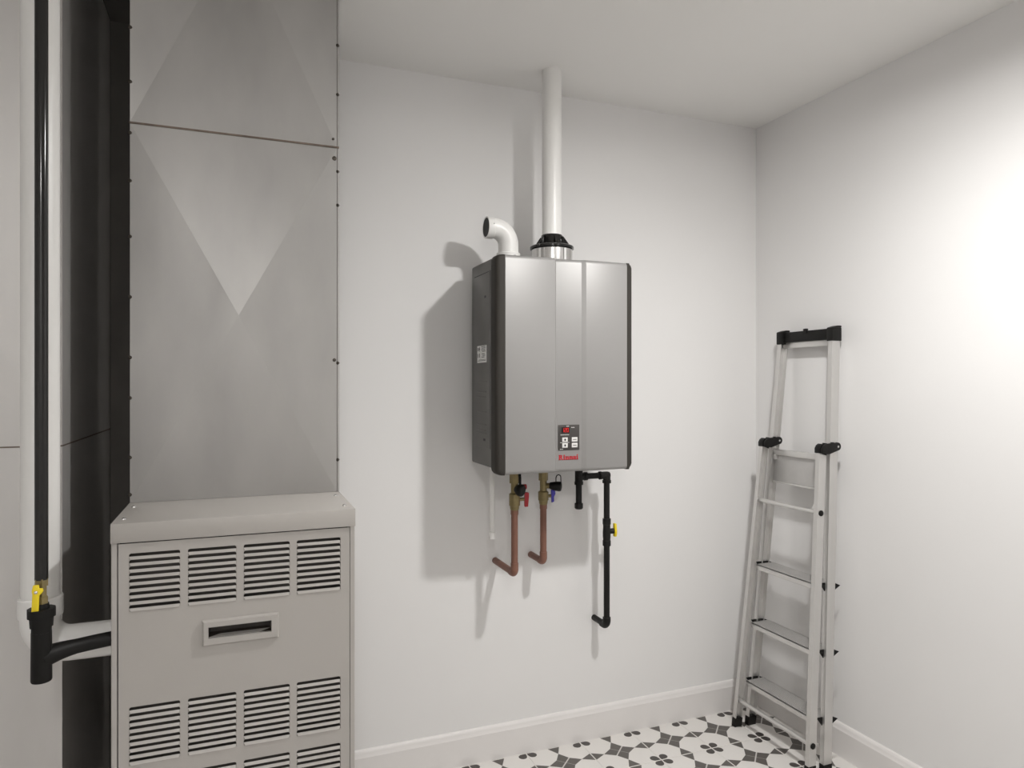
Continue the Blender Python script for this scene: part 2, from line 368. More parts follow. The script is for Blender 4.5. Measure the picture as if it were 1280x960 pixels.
MB().box(DX0 - 0.001, DX1 + 0.005, DY0 - 0.0018, DY0 + 0.004, DZS - 0.002, DZS + 0.002).build('joint_seam', 'seam', duct, smooth=False)
MB().box(DX1 + 0.0012, DX1 + 0.0055, DY0 + 0.0005, DY0 + 0.02, 1.0395, ZC - 0.001).build('corner_flange', 'galv', duct, smooth=False)
MB().box(DX1 - 0.0002, DX1 + 0.0014, DY0 + 0.0045, DY0 + 0.018, 1.0396, ZC - 0.0012).build('corner_gap', 'seam', duct, smooth=False)
scr = None
for z in (1.057, 1.137, 1.265, 1.352, 1.482, 1.612, 1.732, 1.835, 1.945, 2.062):
    if scr is None:
        scr = MB().lathe((DX0 + 0.002, DY0 + 0.004, z), (-0.55, -0.83, 0), [(0, 0.0042), (0.0045, 0.0042), (0.006, 0.0028)], 8).build('screw', 'screw', duct); z00 = z
    else: dup(scr, duct, (0, 0, z - z00))
for z in (1.115, 1.345, 1.72, 1.80, 1.983, 2.10): dup(scr, duct, (DX1 - DX0 + 0.001, 0.0, z - z00))
for x, z, r in ((0.2165, 1.83, 0.0058), (0.2165, 1.352, 0.0045), (0.214, 1.876, 0.003)):
    MB().lathe((x, DY0 + 0.001, z), (0, -1, 0), [(0, r), (0.003, r * 0.9), (0.004, r * 0.5)], 10).build('rivet', 'screw', duct)

RX0, RX1, RY0, RY1, RZS = -0.95, -0.333, 1.678, 2.266, 1.168
ret = thing('return_duct', 'wide galvanised return duct standing at the left behind the white pipe', 'duct', (-0.64, 1.96, 0))
duct_section('duct_section', ret, 'galv2', RX0, RX1, RY0, RY1, RZS + 0.001, RZS + 1.16, 0.012, 0.0004, zmax=ZC - 0.001, seed=11)
duct_section('duct_section', ret, 'galv2', RX0, RX1, RY0, RY1, 0.001, RZS - 0.001, 0.006, 0.0004, seed=12)
mb = MB(); mb.box(RX0, RX1 + 0.001, RY0 - 0.001, RY0 + 0.003, RZS - 0.0014, RZS + 0.0014); mb.box(RX1 - 0.003, RX1 + 0.001, RY0 + 0.003, RY1, RZS - 0.0014, RZS + 0.0014)
mb.build('joint_seam', 'seam', ret, smooth=False)

bd = MB().box(RX1 + 0.0012, DX0 - 0.0012, 2.258, 2.267, 0.0015, ZC - 0.0012).box(RX1 + 0.0012, DX0 - 0.0012, 1.76, 2.257, ZC - 0.0105, ZC - 0.0012)  # added board with top return, stands in for the gap's shade
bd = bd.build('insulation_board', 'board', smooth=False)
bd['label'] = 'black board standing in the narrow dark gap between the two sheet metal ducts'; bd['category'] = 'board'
# ------------------------------------------------------------------ white PVC vent at the left, elbow into the furnace side
vx, vy, vz = -0.3365, 1.522, 0.812; pr = 0.0309
pv = thing('vent_pipe', 'thick white plastic pipe running from ceiling to elbow into the furnace side', 'pipe', (vx, vy, vz))
MB().cyl((vx, vy, 0.899), (vx, vy, ZC), pr, 28).build('riser', 'pvc', pv)
MB().lathe((vx, vy, 0.868), (0, 0, 1), [(0, 0.0362), (0.034, 0.0362), (0.036, 0.0345), (0.036, 0.0308)], 28).build('socket', 'pvc', pv)
rb = 0.048
pts = [(vx, vy, 0.872)] + arc((vx + rb, vy, vz + rb), rb, PI, 1.5 * PI, 10, lambda c, s: (c, 0, s)) + [(FX0, vy, vz)]
MB().tube(pts, 0.0327, 28).build('elbow', 'pvc', pv)

# black gas line at the left
gx, gy = -0.3125, 1.42
gl = thing('gas_line', 'glossy black vertical gas tube with yellow valve in front of the white pipe', 'pipe', (gx, gy, 0.79))
MB().cyl((gx, gy, 0.958), (gx, gy, ZC), 0.0102, 20).build('riser', 'blackgloss', gl)
bv = MB(); bv.lathe((gx, gy, 0.917), (0, 0, 1), [(0, 0.0105), (0.011, 0.0105), (0.0115, 0.0085), (0.030, 0.0085), (0.0305, 0.0108), (0.043, 0.0108)], 6, rot=0.3)
bv = bv.build('valve_body', 'brass', gl)
mb = MB(); mb.cyl((gx - 0.004, gy - 0.008, 0.941), (gx - 0.004, gy - 0.016, 0.941), 0.005, 12); mb.build('valve_stem', 'steel', bv)
prof = [(-0.0045, 0.012), (0.004, 0.012), (0.0045, 0.006), (0.0095, 0.006), (0.0105, 0.001), (0.008, -0.003), (0.0045, -0.006), (0.0035, -0.035), (0.0005, -0.038), (-0.0055, -0.038), (-0.007, -0.034), (-0.0055, -0.004), (-0.0065, 0.002)]
MB().prism([(gx - 0.004 + a, gy - 0.018, 0.941 + b) for a, b in prof], (0, 0.004, 0)).build('valve_handle', 'yellow', bv, bevel=0.001)
MB().lathe((gx - 0.004, gy - 0.018, 0.941), (0, -1, 0), [(0, 0.0028), (0.0012, 0.0028), (0.002, 0.0015)], 8).build('handle_nut', 'steel', bv)
MB().lathe((gx, gy, 0.917), (0, 0, -1), [(0, 0.0115), (0.008, 0.0125), (0.0085, 0.0215), (0.023, 0.0215), (0.0235, 0.0185), (0.040, 0.0175), (0.0405, 0.0155), (0.05, 0.0155)], 12).build('union_coupling', 'rubber', gl)
MB().lathe((gx, gy, 0.868), (0, 0, -1), [(0, 0.0155), (0.083, 0.0160), (0.085, 0.0150)], 24).build('drip_leg', 'rubber', gl)
b0, b1, b2, b3 = Vector((gx, gy + 0.002, 0.822)), Vector((gx + 0.022, gy + 0.012, 0.828)), Vector((gx + 0.035, 1.452, 0.8255)), Vector((FX0, 1.4740, 0.8255))
pth = [((1 - t) ** 3 * b0 + 3 * (1 - t) ** 2 * t * b1 + 3 * (1 - t) * t * t * b2 + t ** 3 * b3) for t in [k / 14 for k in range(15)]]
MB().tube(pth, [0.019 - 0.006 * min(1, k / 9) for k in range(15)], 18).build('branch_arm', 'rubber', gl)

# ------------------------------------------------------------------ water heater
HX0, HX1, HY0, HY1, HZ0, HZ1 = 0.724, 1.197, 1.965, 2.205, 1.020, 1.687
wh = thing('water_heater', 'silver wall hung tankless water heater with dark side bands and control panel', 'water heater', (0.96, 2.09, HZ0))
MB().box(HX0 + 0.001, HX1 - 0.001, 1.992, HY1, 1.037, 1.680).build('casing', 'side', wh, bevel=0.006)
# silver front: profile in plan, rounded at top and bottom
prof = [(0.7535, 1.9665), (0.9165, 1.9635), (0.9180, 1.9640), (0.9235, 1.9720), (1.0115, 1.9720), (1.0130, 1.9715), (1.0240, 1.9642), (1.0260, 1.9635), (1.1735, 1.9665)]
def ring(z, off): return [(x, y + off, z) for x, y in prof] + [(1.1735, 2.02, z), (0.7535, 2.02, z)]
MB().rings([ring(z, o) for z, o in ((HZ0, 0.014), (HZ0 + 0.0015, 0.006), (HZ0 + 0.006, 0.0015), (HZ0 + 0.012, 0), (HZ1 - 0.014, 0), (HZ1 - 0.007, 0.0015), (HZ1 - 0.002, 0.006), (HZ1, 0.014))]).build('front_cover', 'silver', wh, angle=50)
def band(xo, xi, sg):
    pl = [(xi, 1.9672), (xo + sg * 0.013, 1.9675), (xo + sg * 0.006, 1.970), (xo + sg * 0.0015, 1.975), (xo, 1.983), (xo, 2.012), (xi, 2.012)]
    rs = []
    for z, ins in ((HZ0 - 0.001, 0.016), (HZ0 + 0.003, 0.008), (HZ0 + 0.010, 0.0025), (HZ0 + 0.018, 0), (HZ1 - 0.016, 0), (HZ1 - 0.008, 0.003), (HZ1 - 0.003, 0.008), (HZ1 - 0.001, 0.014)):
        rs.append([(x + (sg * ins if abs(x - xi) > 0.016 else 0), y + ins * 0.25 * (y < 2.0), z) for x, y in pl])
    MB().rings(rs).build('side_band', 'band', wh, angle=40)
band(HX0, 0.7530, 1); band(HX1, 1.1740, -1)
sp = MB(); sp.box(HX0 - 0.0012, HX0 + 0.002, 2.022, 2.178, 1.095, 1.645); sp = sp.build('side_panel', 'side', wh, bevel=0.0012)
MB().box(HX0 - 0.0014, HX0 - 0.0002, 2.03, 2.17, 1.640, 1.6425).build('crease', 'ink', sp, smooth=False)  # dark strip painting the shadow gap along the panel top
MB().box(HX0 - 0.0016, HX0 - 0.0005, 2.056, 2.070, 1.564, 1.571).build('slot', 'ink', sp, smooth=False)
MB().box(HX0 - 0.0016, HX0 - 0.0005, 2.062, 2.080, 1.117, 1.124).build('slot', 'ink', sp, smooth=False)
for k, z in enumerate((1.30, 1.268, 1.252, 1.205, 1.165, 1.148, 1.138)):
    MB().box(HX0 - 0.0022, HX0 - 0.0008, 2.05 + 0.004 * (k % 3), 2.15 - 0.012 * (k % 2), z, z + 0.0045).build('rib', 'side', sp, bevel=0.0006)
st = MB(); st.box(HX0 - 0.0020, HX0 - 0.0010, 2.050, 2.138, 1.3625, 1.4165); st = st.build('sticker', 'sticker', wh, smooth=False)
mb = MB()
for a, b, c, d in ((2.128, 2.132, 1.400, 1.411), (2.112, 2.122, 1.403, 1.409), (2.115, 2.119, 1.398, 1.413), (2.058, 2.098, 1.412, 1.414), (2.058, 2.094, 1.407, 1.409), (2.060, 2.098, 1.402, 1.404), (2.058, 2.09, 1.397, 1.399),
                   (2.128, 2.132, 1.379, 1.391), (2.113, 2.118, 1.379, 1.392), (2.066, 2.092, 1.389, 1.391), (2.062, 2.086, 1.384, 1.386), (2.068, 2.094, 1.379, 1.381), (2.056, 2.130, 1.368, 1.3695), (2.056, 2.118, 1.3715, 1.3725)):
    mb.box(HX0 - 0.0024, HX0 - 0.0018, a, b, c, d)
mb.build('printed_marks', 'ink', st, smooth=False, kind='stuff')
# control panel
cp = MB(); cp.box(0.9305, 1.0035, 1.9695, 1.975, 1.0885, 1.1675); cp = cp.build('control_panel', 'plate', wh, bevel=0.0008)
CPY = 1.9695
def cpbox(name, m, x0, x1, z0, z1, dp=0.0008, bevel=0.0): return MB().box(x0, x1, CPY - dp, CPY + 0.0004, z0, z1).build(name, m, cp, bevel=bevel, smooth=bool(bevel))
cpbox('display', 'display', 0.9415, 0.9685, 1.1425, 1.1605)
SEG = {'a': (0, 1, 1, 1), 'b': (1, .5, 1, 1), 'c': (1, 0, 1, .5), 'd': (0, 0, 1, 0), 'e': (0, 0, 0, .5), 'f': (0, .5, 0, 1), 'g': (0, .5, 1, .5)}
mb = MB(); dw, dh, dx = 0.0048, 0.0115, 0.0078
for k, segs in enumerate(('bc', 'abged', 'abcdef')):
    ox = 0.9440 + k * dx; oz = 1.1457
    for s_ in segs:
        a, b, c, d = SEG[s_]
        mb.box(ox + a * dw - 0.0005, ox + c * dw + 0.0005, CPY - 0.0013, CPY - 0.0007, oz + b * dh - 0.0005, oz + d * dh + 0.0005)
mb.build('digits', 'led', cp, smooth=False, label='red glowing digits 120')
BT = [(0.9435, 0.9625, 1.1145, 1.1285), (0.9435, 0.9625, 1.0965, 1.1105), (0.9765, 0.9965, 1.1145, 1.1285), (0.9765, 0.9965, 1.0965, 1.1105)]
for k, (a, b, c, d) in enumerate(BT):
    cpbox('button', 'button', a, b, c, d, 0.0016, 0.001)
    cx_, cz_ = (a + b) / 2, (c + d) / 2
    mb = MB()
    if k < 2:
        s_ = 1 if k == 0 else -1
        mb.prism([(cx_ - 0.004, CPY - 0.0021, cz_ - s_ * 0.0005), (cx_ + 0.004, CPY - 0.0021, cz_ - s_ * 0.0005), (cx_, CPY - 0.0021, cz_ + s_ * 0.004)], (0, 0.0008, 0))
        mb.box(cx_ - 0.0022, cx_ + 0.0022, CPY - 0.0021, CPY - 0.0013, cz_ - 0.0035 if s_ > 0 else cz_ + 0.0005, cz_ - 0.0005 if s_ > 0 else cz_ + 0.0035)
        mb.build('arrow', 'ink', cp, smooth=False)
    else:
        mb.box(cx_ - 0.006, cx_ + 0.006, CPY - 0.0019, CPY - 0.0013, cz_ - 0.001, cz_ + 0.001)
        mb.build('printed_line', 'plate', cp, smooth=False)
mb = MB()
for a, b, c, d in ((0.9585, 0.968, 1.162, 1.1648), (0.975, 0.987, 1.1578, 1.1602), (0.938, 0.968, 1.1355, 1.1375), (0.937, 0.969, 1.1117, 1.1134), (0.936, 0.948, 1.0912, 1.0930)):
    n = max(2, int((b - a) / 0.004))
    for q in range(n): mb.box(a + (b - a) * q / n, a + (b - a) * (q + 0.75) / n, CPY - 0.0007, CPY, c, d)
mb.build('printed_labels', 'whiteink', cp, smooth=False, kind='stuff')
# red slab-serif name under the panel
def letter_boxes(mb, ch, x, s):
    """slab letters from bars, x-height 1.0, cap height 1.45, unit s; returns advance"""
    t = 0.34
    def bar(a, b, c, d): mb.box(x + a * s, x + b * s, 1.9703, 1.9723, 1.0585 + c * s, 1.0585 + d * s)
    if ch == 'R':
        bar(0.12, 0.12 + t, 0, 1.45); bar(0, 0.6, 0, 0.16); bar(0, 0.3, 1.29, 1.45)
        pts = [(0.4, 1.45)] + [(0.68 + 0.40 * math.sin(q * PI / 8), 1.075 + 0.375 * math.cos(q * PI / 8)) for q in range(9)] + [(0.4, 0.70), (0.4, 0.88)] + [(0.64 + 0.1 * math.sin(q * PI / 6), 1.075 + 0.195 * math.cos(PI - q * PI / 6)) for q in range(7)] + [(0.4, 1.27)]
        mb.prism([(x + a * s, 1.9703, 1.0585 + b * s) for a, b in pts], (0, 0.002, 0))
        mb.prism([(x + a * s, 1.9703, 1.0585 + b * s) for a, b in ((0.55, 0.75), (0.92, 0.75), (1.25, 0.16), (1.4, 0.16), (1.4, 0), (0.98, 0))], (0, 0.002, 0)); return 1.5
    if ch == 'i':
        bar(0.12, 0.12 + t, 0, 1.0); bar(0, 0.6, 0, 0.16); bar(0, 0.3, 0.84, 1.0); bar(0.10, 0.12 + t, 1.15, 1.45); return 0.68
    if ch == 'n':
        bar(0.12, 0.12 + t, 0, 1.0); bar(0, 0.55, 0, 0.16); bar(0, 0.3, 0.84, 1.0); bar(0.72, 0.72 + t, 0, 0.82); bar(0.64, 1.18, 0, 0.16); bar(0.4, 0.98, 0.72, 0.98); return 1.24
    if ch == 'a':
        bar(0.5, 0.5 + t, 0.1, 0.85); bar(0.12, 0.75, 0.82, 1.0); bar(0.0, 0.28, 0.64, 0.86); bar(0.14, 0.7, 0.46, 0.60); bar(0.0, 0.28, 0.1, 0.5); bar(0.1, 0.66, 0, 0.16); bar(0.5, 0.98, 0, 0.14); return 1.04
mb = MB(); x = 0.9325; s_ = 0.0680 / (1.5 + 0.68 + 1.24 * 2 + 1.04 + 0.62)
for ch in 'Rinnai': x += letter_boxes(mb, ch, x, s_) * s_
mb.build('logo', 'logo', wh, smooth=False, label='red slab lettering reading Rinnai')
# stubs the pipes join, wall brackets, flue collar
for sx_, sy_, sr_, sm_ in ((0.836, 2.10, 0.0125, 'brass'), (0.970, 2.172, 0.0125, 'brass'), (1.112, 2.187, 0.012, 'blackpipe'), (0.781, 2.16, 0.0085, 'pvc')):
    MB().cyl((sx_, sy_, 1.019), (sx_, sy_, 1.038), sr_, 16).build('connection_stub', sm_, wh)
MB().box(0.80, 1.12, HY1 - 0.002, YB, 1.60, 1.66).build('bracket', 'side', wh, bevel=0.001)
MB().box(0.80, 1.12, HY1 - 0.002, YB, 1.06, 1.10).build('bracket', 'side', wh, bevel=0.001)
fx, fy = 0.974, 2.112
MB().lathe((fx, fy, 1.679), (0, 0, 1), [(0, 0.068), (0.058, 0.068), (0.060, 0.064)], 48).build('flue_collar', 'steel', wh)
MB().box(fx + 0.012, fx + 0.018, fy - 0.0705, fy - 0.064, 1.682, 1.736).build('collar_seam', 'sticker', wh, smooth=False)

# flue pipe with black adapter
fl = thing('flue_pipe', 'white flue pipe with black adapter rising from the water heater to the ceiling', 'pipe', (fx, fy, 1.74))
MB().cyl((fx, fy, 1.775), (fx, fy, ZC), 0.0325, 32).build('riser', 'pvc', fl)
ad = MB(); ad.lathe((fx, fy, 1.7395), (0, 0, 1), [(0, 0.069), (0.001, 0.0725), (0.008, 0.0725), (0.011, 0.069), (0.014, 0.058), (0.018, 0.047), (0.020, 0.0365), (0.046, 0.0355), (0.048, 0.034), (0.048, 0.0326)], 40, True, False)
ad = ad.build('adapter', 'gloss', fl)
for k in range(6):
    a = k * PI / 3 + 0.35; d = Vector((math.cos(a), math.sin(a), 0)); n = Vector((-d.y, d.x, 0)) * 0.002; c0 = Vector((fx, fy, 1.7395))
    MB().prism([c0 + d * 0.034 + Vector((0, 0, 0.044)) - n, c0 + d * 0.034 + Vector((0, 0, 0.014)) - n, c0 + d * 0.060 + Vector((0, 0, 0.012)) - n, c0 + d * 0.057 + Vector((0, 0, 0.018)) - n, c0 + d * 0.040 + Vector((0, 0, 0.042)) - n], n * 2).build('gusset', 'gloss', ad, smooth=False)

# air intake elbow
ex, ey = 0.8165, 2.105
ie = thing('intake_elbow', 'short white plastic elbow on the heater top, open end facing left', 'elbow', (ex, ey, 1.68))
MB().lathe((ex, ey, 1.6805), (0, 0, 1), [(0, 0.0365), (0.009, 0.0365)], 28).build('gasket', 'rubber', ie)
rb = 0.052; az = 1.794
so = MB(); so.lathe((ex, ey, 1.690), (0, 0, 1), [(0, 0.0385), (0.024, 0.0385), (0.026, 0.037), (0.026, 0.032)], 32); so.build('socket', 'pvc', ie)
MB().box(ex + 0.004, ex + 0.010, ey - 0.041, ey - 0.037, 1.690, 1.705).build('clip', 'side', ie, smooth=False)
pts = [(ex, ey, 1.712)] + arc((ex - rb, ey, az - rb), rb, 0, PI / 2, 12, lambda c, s: (c, 0, s)) + [(ex - rb - 0.006, ey, az)]
MB().tube(pts, 0.0325, 32).build('bend', 'pvc', ie)
MB().lathe((ex - rb - 0.001, ey, az), (-1, 0, 0), [(0, 0.0335), (0.002, 0.035), (0.022, 0.035), (0.0235, 0.0345), (0.0235, 0.0305), (0.004, 0.0300)], 32).build('open_socket', 'pvc', ie)
MB().lathe((ex - rb - 0.0045, ey, az), (-1, 0, 0), [(0, 0.0302), (0.0195, 0.0304)], 28).build('inside', 'dark', ie)  # black disc standing in for shade within the open end
MB().lathe((ex - rb - 0.009, ey - 0.0345, az + 0.006), (0, -1, 0), [(0, 0.002), (0.0015, 0.002)], 8).build('pin', 'side', ie)

# ------------------------------------------------------------------ copper water lines with brass valves
def copper_line(name, label, x, y, zn0, zn1, zb, zl, hot):
    t = thing(name, label, 'pipe', (x, y, zl))
    r = 0.0111
    pts = [(x, y, zb[2])] + [(x, y, zl + 0.016)] + arc((x, y + 0.016, zl + 0.016), 0.016, PI, 1.5 * PI, 6, lambda c, s: (0, c, s)) + [(x, YB, zl)]
    MB().tube(pts, r, 18).build('tube', 'copper', t)
    MB().cyl((x, y, zl + 0.034), (x, y, zl + 0.012), r + 0.0016, 18).build('elbow_collar', 'copper', t)
    MB().tube(arc((x, y + 0.016, zl + 0.016), 0.016, PI, 1.5 * PI, 6, lambda c, s: (0, c, s)) + [(x, y + 0.03, zl)], r + 0.0016, 18).build('elbow', 'copper', t)
    MB().lathe((x, y, zb[2] - 0.012), (0, 0, 1), [(0, r + 0.0018), (0.016, r + 0.0018)], 18).build('solder_cup', 'copper', t)
    v = MB()
    v.lathe((x, y, zn0), (0, 0, 1), [(0, 0.0165), (zn1 - zn0, 0.0165)], 6, rot=0.35)
    v.lathe((x, y, zb[0]), (0, 0, 1), [(0, 0.012), (zn0 - zb[0], 0.012)], 18)
    v.lathe((x, y, zb[2]), (0, 0, 1), [(0, 0.0125), (0.008, 0.0148), (0.016, 0.0155), (0.017, 0.0178), (zb[0] - zb[2] - 0.004, 0.0178), (zb[0] - zb[2], 0.0125)], 12)
    v = v.build('valve_body', 'brass', t)
    return t, v
t, v = copper_line('hot_water_pipe', 'longer copper pipe with brass valve and red handle under the heater', 0.836, 2.10, 0.975, 1.0185, (0.944, 0, 0.886), 0.683, True)
x, y = 0.836, 2.10
MB().lathe((x + 0.001, y - 0.006, 0.957), (0.55, -0.75, -0.15), [(0, 0.010), (0.012, 0.0185), (0.016, 0.0195), (0.026, 0.0195), (0.029, 0.016)], 16).build('drain_cap', 'rubber', t)
MB().tube([(x + 0.012, y - 0.018, 0.968), (x + 0.011, y - 0.020, 0.99), (x + 0.013, y - 0.012, 1.014)], 0.0045, 8).build('cap_strap', 'rubber', t)
MB().lathe((x + 0.022, y - 0.008, 0.963), (1, -0.25, 0), [(0, 0.008), (0.014, 0.0085), (0.016, 0.006)], 12).build('drain_valve', 'red', t)
MB().cyl((x + 0.015, y - 0.002, 0.922), (x + 0.034, y - 0.006, 0.922), 0.0055, 12).build('valve_stem', 'brass', v)
MB().prism([(x + 0.030, y - 0.014, 0.942), (x + 0.036, y - 0.014, 0.945), (x + 0.045, y - 0.014, 0.943), (x + 0.045, y - 0.014, 0.930), (x + 0.042, y - 0.014, 0.898), (x + 0.030, y - 0.014, 0.898)], (0.004, 0.016, 0)).build('valve_handle', 'red', v, bevel=0.0015)
t, v = copper_line('cold_water_pipe', 'shorter copper pipe with brass valve and blue handle under the heater', 0.970, 2.172, 0.968, 1.0185, (0.933, 0, 0.884), 0.692, False)
x, y = 0.970, 2.172
MB().cyl((x, y, 0.950), (x + 0.024, y - 0.016, 0.950), 0.0095, 14).build('side_port', 'brass', t)
MB().lathe((x + 0.018, y - 0.012, 0.951), (0.78, -0.55, -0.06), [(0, 0.0105), (0.006, 0.0125), (0.020, 0.0155), (0.034, 0.0165), (0.0395, 0.0145), (0.041, 0.009)], 18).build('relief_valve', 'rubber', t)
MB().tube([(x + 0.034, y - 0.028, 0.960), (x + 0.034, y - 0.028, 0.980)] + arc((x + 0.0425, y - 0.030, 0.980), 0.0085, PI, 0, 8, lambda c, s: (c, 0, s)) + [(x + 0.051, y - 0.032, 0.960)], 0.0018, 8).build('test_ring', 'rubber', t)
MB().cyl((x + 0.014, y - 0.004, 0.915), (x + 0.028, y - 0.008, 0.915), 0.0055, 12).build('valve_stem', 'brass', v)
MB().prism([(x + 0.022, y - 0.016, 0.935), (x + 0.030, y - 0.016, 0.938), (x + 0.037, y - 0.016, 0.932), (x + 0.038, y - 0.016, 0.922), (x + 0.033, y - 0.016, 0.912), (x + 0.033, y - 0.016, 0.896), (x + 0.024, y - 0.016, 0.893)], (0.003, 0.012, 0)).build('valve_handle', 'blue', v, bevel=0.0012)

# black iron gas pipe on the right
x, y, zl = 1.2225, 2.187, 0.438
t = thing('gas_pipe', 'black iron gas pipe with yellow valve handle below the heater', 'pipe', (x, y, zl))
r = 0.0107; xd = 1.112
MB().cyl((x, y, 0.972), (x, y, 0.80), r, 16).build('upper_pipe', 'blackpipe', t)
MB().cyl((x, y, 0.735), (x, y, zl + 0.02), r, 16).build('lower_pipe', 'blackpipe', t)
e_ = arc((x, y + 0.020, zl + 0.020), 0.020, PI, 1.5 * PI, 6, lambda c, s: (0, c, s))
MB().tube([(x, y, zl + 0.030)] + e_ + [(x, y + 0.032, zl)], 0.0142, 16).build('elbow', 'blackpipe', t)
MB().cyl((x, y + 0.025, zl), (x, YB, zl), r, 16).build('wall_stub', 'blackpipe', t)
mb = MB(); mb.lathe((x, y, 0.944), (0, 0, 1), [(0, 0.0155), (0.010, 0.0155), (0.011, 0.0135), (0.026, 0.0135), (0.036, 0.011)], 16); mb.lathe((x - 0.030, y, 0.972), (1, 0, 0), [(0, 0.0145), (0.008, 0.0145), (0.009, 0.0130), (0.032, 0.0130), (0.040, 0.011)], 16)
mb.build('upper_elbow', 'blackpipe', t)
MB().cyl((xd + 0.02, y, 0.972), (x - 0.02, y, 0.972), r, 16).build('cross_pipe', 'blackpipe', t)
mb = MB(); mb.lathe((xd, y, 0.944), (0, 0, 1), [(0, 0.0155), (0.010, 0.0155), (0.011, 0.0138), (0.060, 0.0138), (0.0745, 0.0138)], 16); mb.lathe((xd, y, 0.972), (1, 0, 0), [(0.005, 0.0130), (0.020, 0.0130), (0.021, 0.0148), (0.031, 0.0148)], 16)
mb.build('tee', 'blackpipe', t)
MB().cyl((xd, y, 0.95), (xd, y, 0.872), r, 16).build('drip_leg', 'blackpipe', t)
MB().lathe((xd, y, 0.880), (0, 0, -1), [(0, 0.0130), (0.002, 0.0148), (0.017, 0.0148), (0.021, 0.0115)], 16).build('drip_cap', 'blackpipe', t)
gv_ = MB(); gv_.lathe((x, y, 0.722), (0, 0, 1), [(0, 0.0145), (0.018, 0.0145), (0.020, 0.0128), (0.034, 0.0140), (0.050, 0.0140), (0.064, 0.0128), (0.075, 0.0128), (0.076, 0.0145), (0.096, 0.0145)], 12)
gv_ = gv_.build('valve_body', 'blackpipe', t)
MB().cyl((x + 0.010, y - 0.002, 0.773), (x + 0.026, y - 0.005, 0.773), 0.0095, 14).build('valve_stem', 'blackpipe', gv_)
pr_ = [(-0.004, 0.0265), (0.004, 0.0265), (0.0045, 0.008), (0.0065, 0.002), (0.0065, -0.006), (0.004, -0.011), (0.004, -0.020), (-0.004, -0.020), (-0.0065, -0.008), (-0.0065, 0.001)]
MB().prism([(x + 0.026, y - 0.005 + a * 1.6, 0.773 + b) for a, b in pr_], (0.008, 0, 0)).build('valve_handle', 'yellow', gv_, bevel=0.0012)

# condensate drain behind
x, y = 0.781, 2.16
t = thing('drain_pipe', 'thin white drain pipe hanging behind the copper pipes under the heater', 'pipe', (x, y, 0.79))
MB().cyl((x, y, 0.805), (x, y, 1.0185), 0.0085, 16).build('tube', 'pvc', t)
MB().lathe((x, y, 0.788), (0, 0, 1), [(0, 0.0095), (0.022, 0.0105), (0.024, 0.0086)], 16).build('end_cap', 'pvc', t)

# ------------------------------------------------------------------ step ladder leaning in the corner
LZ = 1.478
def tallX(z): return 1.822 + (1.928 - 1.822) * z / 1.50
def supX(z): return 1.764 + (1.858 - 1.764) * z / 1.085
def tallW(z): return (0.366 - (0.366 - 0.238) * z / 1.50) / 2
def supW(z): return (0.364 - (0.364 - 0.275) * z / 1.085) / 2
LY = 1.966; SY = 1.974
ld = thing('step_ladder', 'folded aluminium step ladder with black handle leaning in the corner', 'ladder', (1.80, 1.966, 0))
def channel(cx, cy, wx, wy, sg, th=0.0022):
    """C section in (x, y); sg=+1 puts the web on the +y side"""
    o = cy + sg * wy / 2; i = cy - sg * wy / 2; wi = o - sg * th
    return [(cx - wx / 2, i), (cx - wx / 2, o), (cx + wx / 2, o), (cx + wx / 2, i), (cx + wx / 2 - th, i), (cx + wx / 2 - th, wi), (cx - wx / 2 + th, wi), (cx - wx / 2 + th, i)]
TWX, TWY, SWX, SWY = 0.034, 0.018, 0.030, 0.017
